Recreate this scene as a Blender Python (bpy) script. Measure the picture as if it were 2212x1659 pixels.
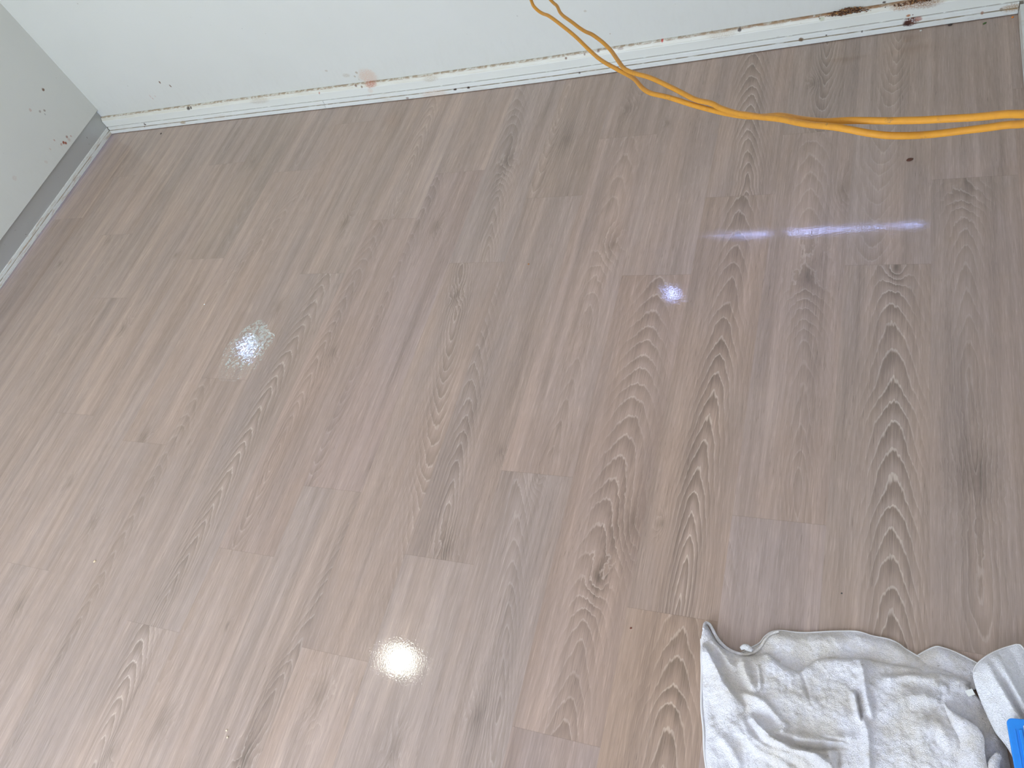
import bpy, bmesh, math, random
import numpy as np
from mathutils import Matrix, Vector, noise as mnoise

for o in list(bpy.data.objects):
    bpy.data.objects.remove(o, do_unlink=True)
SC = bpy.context.scene
COL = SC.collection

# ------------------------------------------------------------ camera, world, lights, exposure
cam_d = bpy.data.cameras.new('camera')
cam_d.sensor_width = 36.0
cam_d.sensor_fit = 'HORIZONTAL'
cam_d.lens = 1710.65 / 2212 * 36
cam_d.clip_start = 0.02
cam = bpy.data.objects.new('camera', cam_d)
COL.objects.link(cam)
RX = Vector((0.90895, 0.25593, -0.32912))
RY = Vector((0.04108, -0.84055, -0.54018))
RZ = Vector((-0.41488, 0.47747, -0.77453))
m = Matrix((RX, -RY, -RZ)).transposed().to_4x4()
m.translation = Vector((3.335, -2.308, 1.648))
cam.matrix_world = m
SC.camera = cam

world = bpy.data.worlds.new('daylight')
SC.world = world
world.use_nodes = True
wn = world.node_tree.nodes
wl_ = world.node_tree.links
tc_ = wn.new('ShaderNodeTexCoord'); sp_ = wn.new('ShaderNodeSeparateXYZ'); mr_ = wn.new('ShaderNodeMapRange'); mc_ = wn.new('ShaderNodeMix')
mc_.data_type = 'RGBA'; mr_.interpolation_type = 'SMOOTHSTEP'
mr_.inputs['From Min'].default_value = -.55; mr_.inputs['From Max'].default_value = -.05
wl_.new(tc_.outputs['Generated'], sp_.inputs[0]); wl_.new(sp_.outputs['Y'], mr_.inputs['Value']); wl_.new(mr_.outputs['Result'], mc_.inputs[0])
mc_.inputs[6].default_value = (0.76, 0.88, 1.0, 1)      # hazy bright side of the sky
mc_.inputs[7].default_value = (2.1, 2.7, 5.8, 1)      # blue side, boosted so its glints show in the floor
wl_.new(mc_.outputs[2], wn['Background'].inputs[0])
wn['Background'].inputs[1].default_value = 12.0

SC.view_settings.view_transform = 'Standard'
SC.view_settings.look = 'None'
SC.view_settings.gamma = 1
SC.view_settings.use_curve_mapping = False
SC.view_settings.exposure = 0.0

ROOM_X1, ROOM_Y0, ROOM_H = 3.69, -4.4, 2.5
WIN = (0.50, 2.80, 0.65, 2.3)     # opening in the front wall: x0, x1, z0, z1
pl_d = bpy.data.lights.new('window_portal', 'AREA')
pl_d.shape = 'RECTANGLE'
pl_d.size = WIN[1] - WIN[0]
pl_d.size_y = WIN[3] - WIN[2]
pl_d.cycles.is_portal = True
pl_o = bpy.data.objects.new('window_portal', pl_d)
pl_o.location = ((WIN[0] + WIN[1]) / 2, ROOM_Y0 - 0.02, (WIN[2] + WIN[3]) / 2)
pl_o.rotation_euler = (math.radians(90), 0, 0)    # shines towards +y
COL.objects.link(pl_o)

# ------------------------------------------------------------ measured data (metres)
CATH = {(6, 1): (-0.0309, -0.944, -0.0673, -1.067, 3, -0.1, 140, 0.3),
 (7, 2): (-0.0766, -2.067, -0.0766, -2.201, 3, -0.1, 140, 0.3),
 (8, 1): (0.0123, -1.48, 0.0043, -1.796, 6, -0.3, 150, 0.8),
 (8, 2): (-0.0056, -2.185, 0.0235, -2.413, 5, -0.2, 140, 0.85),
 (9, 0): (-0.0201, -0.449, -0.007, -0.584, 4, 0.1, 150, 0.4),
 (9, 1): (-0.0467, -1.375, -0.0467, -1.475, 4, -0.1, 150, 0.4),
 (10, 1): (-0.0858, -1.52, -0.0858, -1.355, 4, 0.2, 140, 0.35),
 (10, 2): (0.0575, -2.241, 0.0469, -2.323, 4, -0.1, 140, 0.6),
 (11, 0): (0.0005, -0.612, 0.0232, -0.772, 4, -0.1, 140, 0.4),
 (11, 1): (0.0701, -1.519, 0.0229, -1.257, 6, 0.25, 150, 0.75),
 (12, 0): (-0.0715, -0.477, -0.0715, -0.252, 4, 0.1, 150, 0.4),
 (12, 1): (-0.0093, -1.704, 0.002, -1.775, 4, -0.05, 150, 0.6),
 (13, 1): (0.0216, -1.074, 0.0298, -1.515, 5, -0.15, 110, 0.3),
 (13, 2): (0.0053, -1.828, 0.0378, -2.0, 3, -0.1, 140, 0.4),
 (14, 1): (0.0077, -1.98, 0.0077, -2.128, 3, -0.25, 120, 0.7),
 (15, 0): (-0.0085, -0.305, 0.0175, -0.625, 8, -0.08, 150, 0.9),
 (15, 1): (0.0135, -0.839, 0.0148, -1.748, 15, -0.1, 140, 0.95),
 (15, 2): (0.021, -1.852, 0.035, -2.114, 7, -0.3, 110, 1.0),
 (16, 0): (0.0033, -0.213, 0.0043, -0.02, 4, 0.1, 150, 0.6),
 (16, 1): (0.0099, -0.923, 0.0307, -1.344, 6, -0.2, 110, 0.45),
 (17, 0): (0.0013, -0.081, 0.0057, 0.004, 2, 0.1, 130, 0.4),
 (17, 1): (0.0195, -1.121, 0.04, -1.997, 14, -0.15, 130, 1.0),
 (18, 1): (-0.024, -0.944, -0.0169, -1.321, 5, -0.1, 130, 0.4)}
KNOT = {(1, 1): [(-0.0363, -0.81, 0.6)],
 (2, 1): [(-0.0236, -0.692, 0.7)],
 (4, 1): [(-0.0184, -1.132, 0.8), (0.0255, -0.782, 0.6)],
 (5, 0): [(-0.0484, -0.295, 1.0)],
 (5, 1): [(-0.027, -1.736, 0.9)],
 (5, 2): [(0.053, -2.121, 1.2)],
 (6, 1): [(-0.0134, -1.552, 1.0)],
 (6, 2): [(-0.0293, -1.847, 0.9)],
 (7, 1): [(0.0753, -1.036, 1.2)],
 (8, 0): [(-0.0072, -0.659, 0.8)],
 (9, 1): [(-0.0036, -1.205, 0.9)],
 (9, 2): [(-0.0249, -2.298, 1.3), (0.0409, -2.048, 0.4)],
 (10, 1): [(0.0936, -1.576, 0.5), (-0.0099, -0.701, 1.0)],
 (10, 2): [(0.0591, -2.32, 0.9)],
 (11, 0): [(-0.016, -0.41, 1.0)],
 (11, 1): [(-0.0275, -0.991, 0.8)],
 (11, 2): [(-0.0017, -2.152, 1.1)],
 (12, 0): [(-0.0179, -0.333, 2.0)],
 (12, 1): [(0.0756, -1.495, 0.8), (0.0142, -1.774, 1.2)],
 (12, 2): [(0.0357, -2.222, 1.0)],
 (13, 0): [(-0.0184, -0.214, 1.0)],
 (13, 1): [(0.0396, -0.807, 1.2)],
 (13, 2): [(0.0133, -2.121, 1.0), (0.0017, -1.55, 0.7)],
 (14, 1): [(0.017, -1.786, 0.8), (0.0643, -1.648, 1.5)],
 (15, 1): [(-0.0535, -1.639, 0.4)],
 (16, 1): [(0.0761, -0.637, 1.1), (0.011, -0.938, 1.6), (-0.0081, -1.522, 1.6)],
 (17, 1): [(0.0197, -0.913, 0.7)],
 (18, 1): [(-0.0195, -0.645, 1.6), (-0.0114, -1.462, 2.0), (-0.0161, -1.682, 0.6), (-0.0275, -0.859, 0.7)]}
STW = [(0.4882, 0.2078, 0.0065, 0.7, (0.16, 0.07, 0.03), 0.9), (0.5291, 0.1833, 0.0065, 0.7, (0.16, 0.07, 0.03), 0.9), (0.3739, 0.1493, 0.0084, 0.5, (0.45, 0.2, 0.13), 0.35),
 (0.3786, 0.1363, 0.005, 0.6, (0.45, 0.2, 0.13), 0.5), (0.4019, 0.1458, 0.005, 0.5, (0.45, 0.2, 0.13), 0.4), (1.5106, 0.1018, 0.0352, 1.15, (0.62, 0.45, 0.34), 0.8),
 (1.506, 0.0745, 0.0118, 1.6, (0.45, 0.2, 0.13), 0.6), (1.4704, 0.1261, 0.0059, 1, (0.35, 0.26, 0.15), 0.6), (1.453, 0.1114, 0.0044, 1, (0.35, 0.26, 0.15), 0.6),
 (1.4186, 0.1201, 0.0089, 2.0, (0.35, 0.26, 0.15), 0.35), (2.655, 0.0739, 0.005, 1, (0.5, 0.04, 0.02), 1), (3.3175, 0.0866, 0.0034, 1.6, (0.05, 0.03, 0.02), 0.9),
 (1.4632, 0.0951, 0.0059, 0.5, (0.35, 0.26, 0.15), 0.3), (1.3422, 0.1515, 0.0044, 1.5, (0.35, 0.26, 0.15), 0.4), (2.4914, 0.1302, 0.0025, 1, (0.35, 0.26, 0.15), 0.6),
 (2.4296, 0.2249, 0.0037, 1.5, (0.35, 0.26, 0.15), 0.4)]
STS = [(1.5143, 0.0775, 0.0132, 2.0, (0.45, 0.2, 0.13), 0.9), (1.2624, 0.0688, 0.0053, 0.7, (0.45, 0.2, 0.13), 0.8), (1.4444, 0.0776, 0.0045, 1.2, (0.16, 0.07, 0.03), 0.8),
 (1.4699, 0.0722, 0.0044, 1, (0.16, 0.07, 0.03), 0.7), (2.3215, 0.0735, 0.0039, 1.2, (0.16, 0.07, 0.03), 0.9), (2.3898, 0.0769, 0.0039, 1, (0.16, 0.07, 0.03), 0.7),
 (2.44, 0.0795, 0.0039, 1.3, (0.16, 0.07, 0.03), 0.8), (2.9043, 0.0778, 0.0048, 1.3, (0.05, 0.03, 0.02), 1), (0.5459, 0.0739, 0.0067, 1.6, (0.05, 0.03, 0.02), 0.9),
 (0.5629, 0.0744, 0.005, 1.0, (0.05, 0.03, 0.02), 0.9), (1.5006, 0.0532, 0.0119, 1, (0.62, 0.45, 0.34), 0.4), (3.3836, 0.0427, 0.0045, 1.4, (0.4, 0.15, 0.05), 0.9),
 (3.3958, 0.0434, 0.0022, 1, (0.16, 0.07, 0.03), 0.8), (3.4275, 0.0745, 0.0154, 3.0, (0.3, 0.17, 0.09), 0.8), (3.3674, 0.0743, 0.0111, 3.0, (0.4, 0.24, 0.14), 0.8),
 (2.659, 0.0813, 0.0044, 1, (0.5, 0.04, 0.02), 0.9), (3.1466, 0.0734, 0.0058, 1.6, (0.35, 0.38, 0.2), 0.5), (2.5173, 0.0773, 0.0038, 3, (0.16, 0.07, 0.03), 0.5),
 (0.947, 0.0673, 0.0127, 4, (0.35, 0.26, 0.15), 0.35), (1.7813, 0.0701, 0.0114, 3, (0.35, 0.26, 0.15), 0.35), (2.8511, 0.0743, 0.0121, 4, (0.35, 0.26, 0.15), 0.35),
 (3.0201, 0.084, 0.0094, 4, (0.35, 0.26, 0.15), 0.4)]
STT = [(3.3919, 0.0281, 0.0146, 1.4, (0.12, 0.035, 0.02), 1), (3.3824, 0.0222, 0.0079, 1.4, (0.06, 0.02, 0.015), 1), (3.4112, 0.0306, 0.0078, 1.2, (0.4, 0.2, 0.15), 0.8),
 (3.0856, 0.0207, 0.0059, 1.3, (0.16, 0.1, 0.05), 0.95), (3.575, 0.0204, 0.0044, 1.0, (0.3, 0.15, 0.09), 0.8), (3.6215, 0.0217, 0.0043, 1.0, (0.25, 0.22, 0.17), 0.8),
 (3.6517, 0.0231, 0.0107, 3.0, (0.35, 0.22, 0.1), 0.7), (0.241, 0.0283, 0.0052, 1.2, (0.05, 0.03, 0.02), 0.9), (0.2316, 0.0186, 0.0035, 1, (0.16, 0.07, 0.03), 0.6),
 (1.8668, 0.0178, 0.0031, 2.4, (0.05, 0.03, 0.02), 1), (1.9237, 0.0183, 0.0031, 1.9, (0.05, 0.03, 0.02), 1), (1.6524, 0.0075, 0.0044, 1.5, (0.16, 0.07, 0.03), 0.7),
 (1.4908, 0.0465, 0.0134, 3.0, (0.45, 0.2, 0.13), 0.5), (3.1594, 0.0222, 0.0023, 1.2, (0.05, 0.03, 0.02), 0.9), (3.2596, 0.0184, 0.0023, 1.2, (0.05, 0.03, 0.02), 0.8),
 (2.3595, 0.0179, 0.0026, 1.4, (0.05, 0.03, 0.02), 0.8), (0.471, 0.0158, 0.0068, 2.5, (0.35, 0.26, 0.15), 0.8), (1.776, 0.0068, 0.0202, 3.0, (0.62, 0.45, 0.34), 0.5)]
STL = [(-0.1119, 0.3443, 0.0067, 1, (0.16, 0.07, 0.03), 0.9), (-0.226, 0.1509, 0.0069, 1, (0.3, 0.08, 0.04), 1), (-0.2191, 0.1421, 0.0059, 1, (0.3, 0.08, 0.04), 1),
 (-0.1937, 0.1541, 0.0059, 1, (0.3, 0.1, 0.06), 0.7), (-0.1747, 0.1426, 0.0059, 0.6, (0.45, 0.2, 0.13), 0.6), (-0.1952, 0.1395, 0.0079, 1, (0.45, 0.2, 0.13), 0.3),
 (-0.2513, 0.1868, 0.0058, 0.6, (0.45, 0.2, 0.13), 0.6), (-0.2304, 0.3338, 0.0075, 0.8, (0.45, 0.2, 0.13), 0.4), (-0.2007, 0.3015, 0.0057, 1, (0.16, 0.07, 0.03), 0.5),
 (-0.1806, 0.2897, 0.0058, 1, (0.16, 0.07, 0.03), 0.6), (-0.1921, 0.2793, 0.0048, 0.5, (0.05, 0.03, 0.02), 0.4), (-0.2412, 0.1539, 0.0059, 1, (0.45, 0.2, 0.13), 0.5),
 (-0.2978, 0.1785, 0.0058, 0.6, (0.45, 0.2, 0.13), 0.3), (-0.5192, 0.2196, 0.0111, 1, (0.45, 0.2, 0.13), 0.2), (-0.3587, 0.1601, 0.0096, 0.6, (0.45, 0.2, 0.13), 0.2)]
HEAP = ((3.1289, 0.019, 0.0685), (3.2656, 0.0216, 0.0838))
HEAPC = (3.2429, 0.0216, 0.0816)
HEAP2 = ((3.3059, 0.0231, 0.0698), (3.4633, 0.0276, 0.0708))
CRUMB = [((3.3977, -0.5418), 0.0086), ((3.6515, 0.0154), 0.0053), ((3.5826, -0.0063), 0.0053), ((2.893, -1.8809), 0.0034), ((3.2948, -1.7427), 0.0027), ((1.3171, -1.9561), 0.006), ((1.9975, -2.2756), 0.0043),
 ((2.0078, -2.2888), 0.0043), ((1.1887, -1.0221), 0.0049), ((2.3884, -0.8718), 0.0041), ((3.4952, 0.0122), 0.0068), ((0.3463, -0.0424), 0.0063), ((3.4193, -0.0028), 0.0055)]
CA = [(2.3853, -0.2548, 0.5342), (2.4518, -0.4024, 0.5351), (2.4767, -0.4455, 0.5352), (2.5061, -0.4786, 0.5378), (2.5574, -0.5559, 0.5729), (2.6176, -0.6368, 0.5924), (2.6742, -0.714, 0.6082),
 (2.7279, -0.7896, 0.6198), (2.7729, -0.8544, 0.6365), (2.8323, -0.9417, 0.6736), (2.8707, -0.9905, 0.6903), (2.8968, -1.0352, 0.7118), (2.9273, -1.0955, 0.7365), (2.9523, -1.1348, 0.7536),
 (2.9921, -1.1769, 0.7744), (3.0494, -1.2279, 0.7906), (3.1017, -1.272, 0.807), (3.1431, -1.3103, 0.827), (3.1738, -1.3356, 0.8439), (3.2045, -1.3721, 0.8726), (3.2342, -1.4235, 0.9063),
 (3.2658, -1.4659, 0.9357), (3.3036, -1.4879, 0.9513), (3.3435, -1.5032, 0.9589), (3.3762, -1.5175, 0.9685), (3.4201, -1.5305, 0.9774), (3.4434, -1.5472, 0.9923), (3.4618, -1.5653, 1.0064),
 (3.4767, -1.5886, 1.0275)]
CB = [(2.3921, -0.2143, 0.4934), (2.4708, -0.3199, 0.4769), (2.5121, -0.3888, 0.4977), (2.5456, -0.4573, 0.5179), (2.5813, -0.5167, 0.538), (2.6354, -0.5983, 0.5649), (2.6714, -0.6496, 0.5801),
 (2.7144, -0.7148, 0.6097), (2.7593, -0.7817, 0.6305), (2.7975, -0.8474, 0.6495), (2.841, -0.9423, 0.6893), (2.8731, -1.0087, 0.719), (2.9035, -1.051, 0.7378), (2.9474, -1.1003, 0.7597),
 (2.9989, -1.1622, 0.7809), (3.0493, -1.22, 0.7972), (3.0827, -1.2568, 0.8148), (3.1057, -1.2862, 0.8255), (3.1402, -1.3271, 0.8459), (3.1732, -1.3693, 0.8725), (3.2098, -1.4128, 0.9002),
 (3.2435, -1.46, 0.929), (3.2728, -1.4891, 0.947), (3.2993, -1.5046, 0.9517), (3.3246, -1.5125, 0.9495), (3.3515, -1.5154, 0.9469), (3.3826, -1.5117, 0.9421), (3.4236, -1.5147, 0.9467),
 (3.4483, -1.526, 0.9587), (3.4682, -1.5389, 0.9706), (3.4838, -1.5618, 0.9937)]
TOW = {'back_bot': [(3.1229, -1.9208), (3.1754, -1.9285), (3.234, -1.9302), (3.2892, -1.9068), (3.3672, -1.8919), (3.4426, -1.8857), (3.5113, -1.8885)],
 'back_top': [(3.1197, -1.8927), (3.1342, -1.881), (3.152, -1.8669), (3.161, -1.8525), (3.1739, -1.8411), (3.1925, -1.836), (3.2307, -1.8331), (3.2843, -1.8212), (3.3248, -1.8142), (3.353, -1.8182),
              (3.3806, -1.8195), (3.3979, -1.8251), (3.4104, -1.8332), (3.4348, -1.8441), (3.4646, -1.8536), (3.4924, -1.8583), (3.5082, -1.865)],
 'flap_edge': [(3.4681, -1.9201), (3.4774, -1.9331), (3.4901, -1.9414), (3.5068, -1.9502), (3.5191, -1.9582), (3.527, -1.9723), (3.5273, -1.9885), (3.5289, -2.0065), (3.5354, -2.0408),
               (3.5379, -2.0683)],
 'flap_in': [(3.4681, -1.9224), (3.4702, -1.9361), (3.4786, -1.9615), (3.4854, -1.9865), (3.4886, -2.0155), (3.4882, -2.0518), (3.488, -2.0802)],
 'hand_left': [(3.5132, -1.8657), (3.5137, -1.876), (3.5183, -1.895), (3.5249, -1.9133), (3.5347, -1.9382), (3.5444, -1.9588), (3.5574, -1.9746), (3.5668, -1.9907), (3.5725, -2.011),
               (3.5771, -2.0589)],
 'hand_right': [(3.5793, -1.8062), (3.5863, -1.8066), (3.5928, -1.8168), (3.599, -1.8318), (3.6122, -1.8687), (3.6249, -1.9044), (3.6379, -1.9388), (3.6453, -1.9732), (3.6498, -2.0004),
                (3.6533, -2.0407)],
 'hand_topmid': [(3.5132, -1.8657), (3.5184, -1.8525), (3.5287, -1.84), (3.5411, -1.8287), (3.5592, -1.8164), (3.5793, -1.8062)],
 'main_bot': [(3.0989, -2.1656), (3.1808, -2.1462), (3.2718, -2.1245), (3.3594, -2.1037), (3.4437, -2.0837), (3.5182, -2.066), (3.5282, -2.0636)],
 'main_left': [(3.0402, -1.8792), (3.0464, -1.9169), (3.053, -1.9697), (3.0589, -2.0121), (3.067, -2.0444), (3.0743, -2.0842), (3.0826, -2.1138), (3.0989, -2.1656)],
 'main_right': [(3.5223, -1.8744), (3.5177, -1.8888), (3.5488, -1.9238), (3.5625, -1.9624), (3.5695, -2.0045), (3.5773, -2.0519)],
 'main_top': [(3.0402, -1.8792), (3.0414, -1.8544), (3.0451, -1.848), (3.0553, -1.8615), (3.0715, -1.8802), (3.0909, -1.8906), (3.1227, -1.8958), (3.1417, -1.8932), (3.1585, -1.8874),
              (3.1692, -1.8828), (3.182, -1.8903), (3.1981, -1.8997), (3.2171, -1.905), (3.2296, -1.9061), (3.2435, -1.893), (3.259, -1.878), (3.2669, -1.8739), (3.3031, -1.8673), (3.3427, -1.8609),
              (3.3662, -1.8617), (3.3971, -1.862), (3.4349, -1.8625), (3.472, -1.8654), (3.5046, -1.8673), (3.5223, -1.8744)],
 'ridges': [([(3.0469, -1.8938), (3.0588, -1.9074), (3.0785, -1.9336), (3.097, -1.9611), (3.1218, -1.9865), (3.1423, -2.001)], 0.016, 0.006, 0.02),
            ([(3.1512, -2.0059), (3.1682, -2.0247), (3.1945, -2.0418), (3.2194, -2.05), (3.2473, -2.0525), (3.2748, -2.0558), (3.2986, -2.0696)], 0.018, 0.005, 0.011),
            ([(3.1331, -2.0096), (3.1535, -2.0425), (3.1755, -2.0556), (3.2046, -2.0635), (3.2366, -2.0658), (3.2685, -2.0764)], 0.008, 0.006, 0.008),
            ([(3.1262, -2.0236), (3.1413, -2.0451), (3.1726, -2.0666), (3.2219, -2.0793), (3.2465, -2.0929)], 0.007, 0.006, 0.008),
            ([(3.0599, -1.8822), (3.0852, -1.9026), (3.1057, -1.9241), (3.1158, -1.9355)], 0.008, 0.008, 0.006),
            ([(3.126, -1.9024), (3.1341, -1.9276), (3.1454, -1.9517), (3.1622, -1.9656)], 0.011, 0.008, 0.01), ([(3.1569, -1.9145), (3.1621, -1.9398), (3.1663, -1.9648)], 0.005, 0.003, 0.004),
            ([(3.1187, -1.9742), (3.1635, -1.9781), (3.1904, -1.9978), (3.2169, -2.0209)], 0.008, 0.007, 0.009),
            ([(3.1681, -2.0231), (3.2018, -2.0322), (3.2498, -2.0323), (3.296, -2.0246), (3.3335, -2.0118)], 0.008, 0.01, 0.005),
            ([(3.2097, -2.0305), (3.215, -2.0172), (3.2159, -2.0089)], 0.006, 0.004, 0.005), ([(3.1818, -2.0365), (3.2191, -2.0461), (3.2662, -2.0437), (3.3191, -2.0274)], -0.006, 0.003, 0.003),
            ([(3.2196, -2.0515), (3.2667, -2.0498), (3.29, -2.0524)], -0.006, 0.003, 0.003), ([(3.2343, -1.913), (3.2446, -1.9409), (3.2528, -1.9643)], -0.004, 0.003, 0.004),
            ([(3.3335, -1.8686), (3.3394, -1.8972), (3.3446, -1.9295), (3.3543, -1.964), (3.3607, -1.9746)], 0.012, 0.006, 0.006),
            ([(3.3244, -1.9293), (3.3311, -1.9567), (3.3383, -1.9832)], 0.009, 0.003, 0.005), ([(3.329, -1.9284), (3.3356, -1.9557), (3.3406, -1.9828)], -0.007, 0.003, 0.003),
            ([(3.3409, -1.9707), (3.3504, -2.0004), (3.354, -2.0381), (3.3586, -2.082)], 0.01, 0.005, 0.006), ([(3.2887, -2.0309), (3.2938, -2.0516), (3.2993, -2.0808)], 0.006, 0.006, 0.006),
            ([(3.3065, -2.0333), (3.3084, -2.0559), (3.3111, -2.0781)], -0.005, 0.004, 0.004), ([(3.36, -1.9099), (3.3902, -1.8958), (3.4202, -1.8868), (3.4791, -1.8948)], 0.006, 0.01, 0.008),
            ([(3.3697, -1.9727), (3.3914, -1.9444), (3.4134, -1.9279), (3.4427, -1.9196), (3.4645, -1.9216)], 0.008, 0.012, 0.01),
            ([(3.3672, -1.8919), (3.4051, -1.883), (3.4499, -1.8696)], -0.004, 0.005, 0.005), ([(3.4143, -1.9867), (3.4502, -1.9675), (3.4715, -1.9744), (3.4852, -2.0089)], 0.007, 0.02, 0.012),
            ([(3.2805, -2.0233), (3.3035, -2.0206), (3.3263, -2.0188)], -0.004, 0.003, 0.003), ([(3.096, -2.0549), (3.1237, -2.0734), (3.1435, -2.1001)], 0.008, 0.01, 0.01),
            ([(3.0735, -1.9832), (3.0865, -2.015), (3.1033, -2.045)], -0.005, 0.01, 0.01)],
 'roll': [(3.0459, -1.8655), (3.0453, -1.8477), (3.0549, -1.8508), (3.0717, -1.8741), (3.0889, -1.8886), (3.1076, -1.8962), (3.1254, -1.8975), (3.1421, -1.8908), (3.1554, -1.8767), (3.1626, -1.8619),
          (3.1717, -1.8484), (3.1865, -1.8404)],
 'tri_bot': [(3.4349, -1.8625), (3.4793, -1.8624), (3.5044, -1.8786), (3.5149, -1.8878), (3.5328, -1.8763)],
 'tri_top': [(3.4235, -1.8461), (3.4422, -1.8301), (3.4587, -1.8195), (3.4692, -1.8193), (3.4869, -1.8228), (3.5087, -1.8305), (3.528, -1.8393), (3.5335, -1.8481)]}
TOOL = [(3.5546, -1.951), (3.5568, -1.9432), (3.5623, -1.9384)]
BOWX=[0,.47,.9,1.25,1.7,2.0,2.26,2.52,2.75,2.98,3.18,3.43,3.7]
BOWY=[0,-.0044,-.009,-.0146,-.0225,-.0225,-.021,-.016,-.0115,-.004,.001,.0085,.017]

# ------------------------------------------------------------ helpers
def link(name, me, mat=None, parent=None):
    o = bpy.data.objects.new(name, me)
    COL.objects.link(o)
    if mat:
        me.materials.append(mat)
    if parent:
        o.parent = parent
    return o

def tag(o, label=None, cat=None, group=None, kind=None):
    if label: o['label'] = label
    if cat: o['category'] = cat
    if group: o['group'] = group
    if kind: o['kind'] = kind
    return o

def mesh_from(verts, faces, smooth=False):
    me = bpy.data.meshes.new('m')
    me.from_pydata([tuple(v) for v in verts], [], faces)
    me.update()
    if smooth:
        me.polygons.foreach_set('use_smooth', [True] * len(me.polygons))
    return me

def box_bm(bm, x0, x1, y0, y1, z0, z1):
    vs = [bm.verts.new((x, y, z)) for x in (x0, x1) for y in (y0, y1) for z in (z0, z1)]
    for f in ((0, 1, 3, 2), (4, 6, 7, 5), (0, 4, 5, 1), (2, 3, 7, 6), (0, 2, 6, 4), (1, 5, 7, 3)):
        bm.faces.new([vs[i] for i in f])

def bm_mesh(bm, smooth=False):
    me = bpy.data.meshes.new('m')
    bmesh.ops.recalc_face_normals(bm, faces=bm.faces)
    bm.to_mesh(me); bm.free()
    if smooth:
        me.polygons.foreach_set('use_smooth', [True] * len(me.polygons))
    return me

def catmull(P, n):
    P = [np.array(p, float) for p in P]
    P = [2 * P[0] - P[1]] + P + [2 * P[-1] - P[-2]]
    out = []
    for i in range(1, len(P) - 2):
        for k in range(n):
            t = k / n
            a, b_, c, d = P[i - 1], P[i], P[i + 1], P[i + 2]
            out.append(0.5 * (2 * b_ + (c - a) * t + (2 * a - 5 * b_ + 4 * c - d) * t * t + (3 * b_ - a - 3 * c + d) * t ** 3))
    out.append(P[-2])
    return np.array(out)

def resample(P, n):
    P = np.asarray(P, float)
    d = np.r_[0, np.cumsum(np.linalg.norm(np.diff(P, axis=0), axis=1))]
    s = np.linspace(0, d[-1], n)
    return np.stack([np.interp(s, d, P[:, k]) for k in range(P.shape[1])], 1)

def tube(P, r, seg=12, rfun=None):
    P = np.asarray(P, float)
    n = len(P)
    vs, fs = [], []
    up = np.array([0.13, 0.21, 0.97])
    for i in range(n):
        t = P[min(i + 1, n - 1)] - P[max(i - 1, 0)]
        t /= np.linalg.norm(t) + 1e-12
        a = np.cross(t, up); a /= np.linalg.norm(a) + 1e-12
        b2 = np.cross(t, a)
        rr = r if rfun is None else rfun(i / (n - 1)) * r
        for k in range(seg):
            an = 2 * math.pi * k / seg
            vs.append(P[i] + rr * (math.cos(an) * a + math.sin(an) * b2))
    for i in range(n - 1):
        for k in range(seg):
            k2 = (k + 1) % seg
            fs.append((i * seg + k, i * seg + k2, (i + 1) * seg + k2, (i + 1) * seg + k))
    fs.append(tuple(range(seg))[::-1]); fs.append(tuple((n - 1) * seg + k for k in range(seg)))
    return vs, fs

# ---- node expression helper
class V:
    def __init__(s, N, sock): s.N, s.s = N, sock
    def __add__(a, b): return a.N.m('ADD', a, b)
    def __radd__(a, b): return a.N.m('ADD', b, a)
    def __sub__(a, b): return a.N.m('SUBTRACT', a, b)
    def __rsub__(a, b): return a.N.m('SUBTRACT', b, a)
    def __mul__(a, b): return a.N.m('MULTIPLY', a, b)
    def __rmul__(a, b): return a.N.m('MULTIPLY', b, a)
    def __truediv__(a, b): return a.N.m('DIVIDE', a, b)
    def __neg__(a): return a.N.m('MULTIPLY', a, -1.0)
    def __pow__(a, b): return a.N.m('POWER', a, b)

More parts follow.
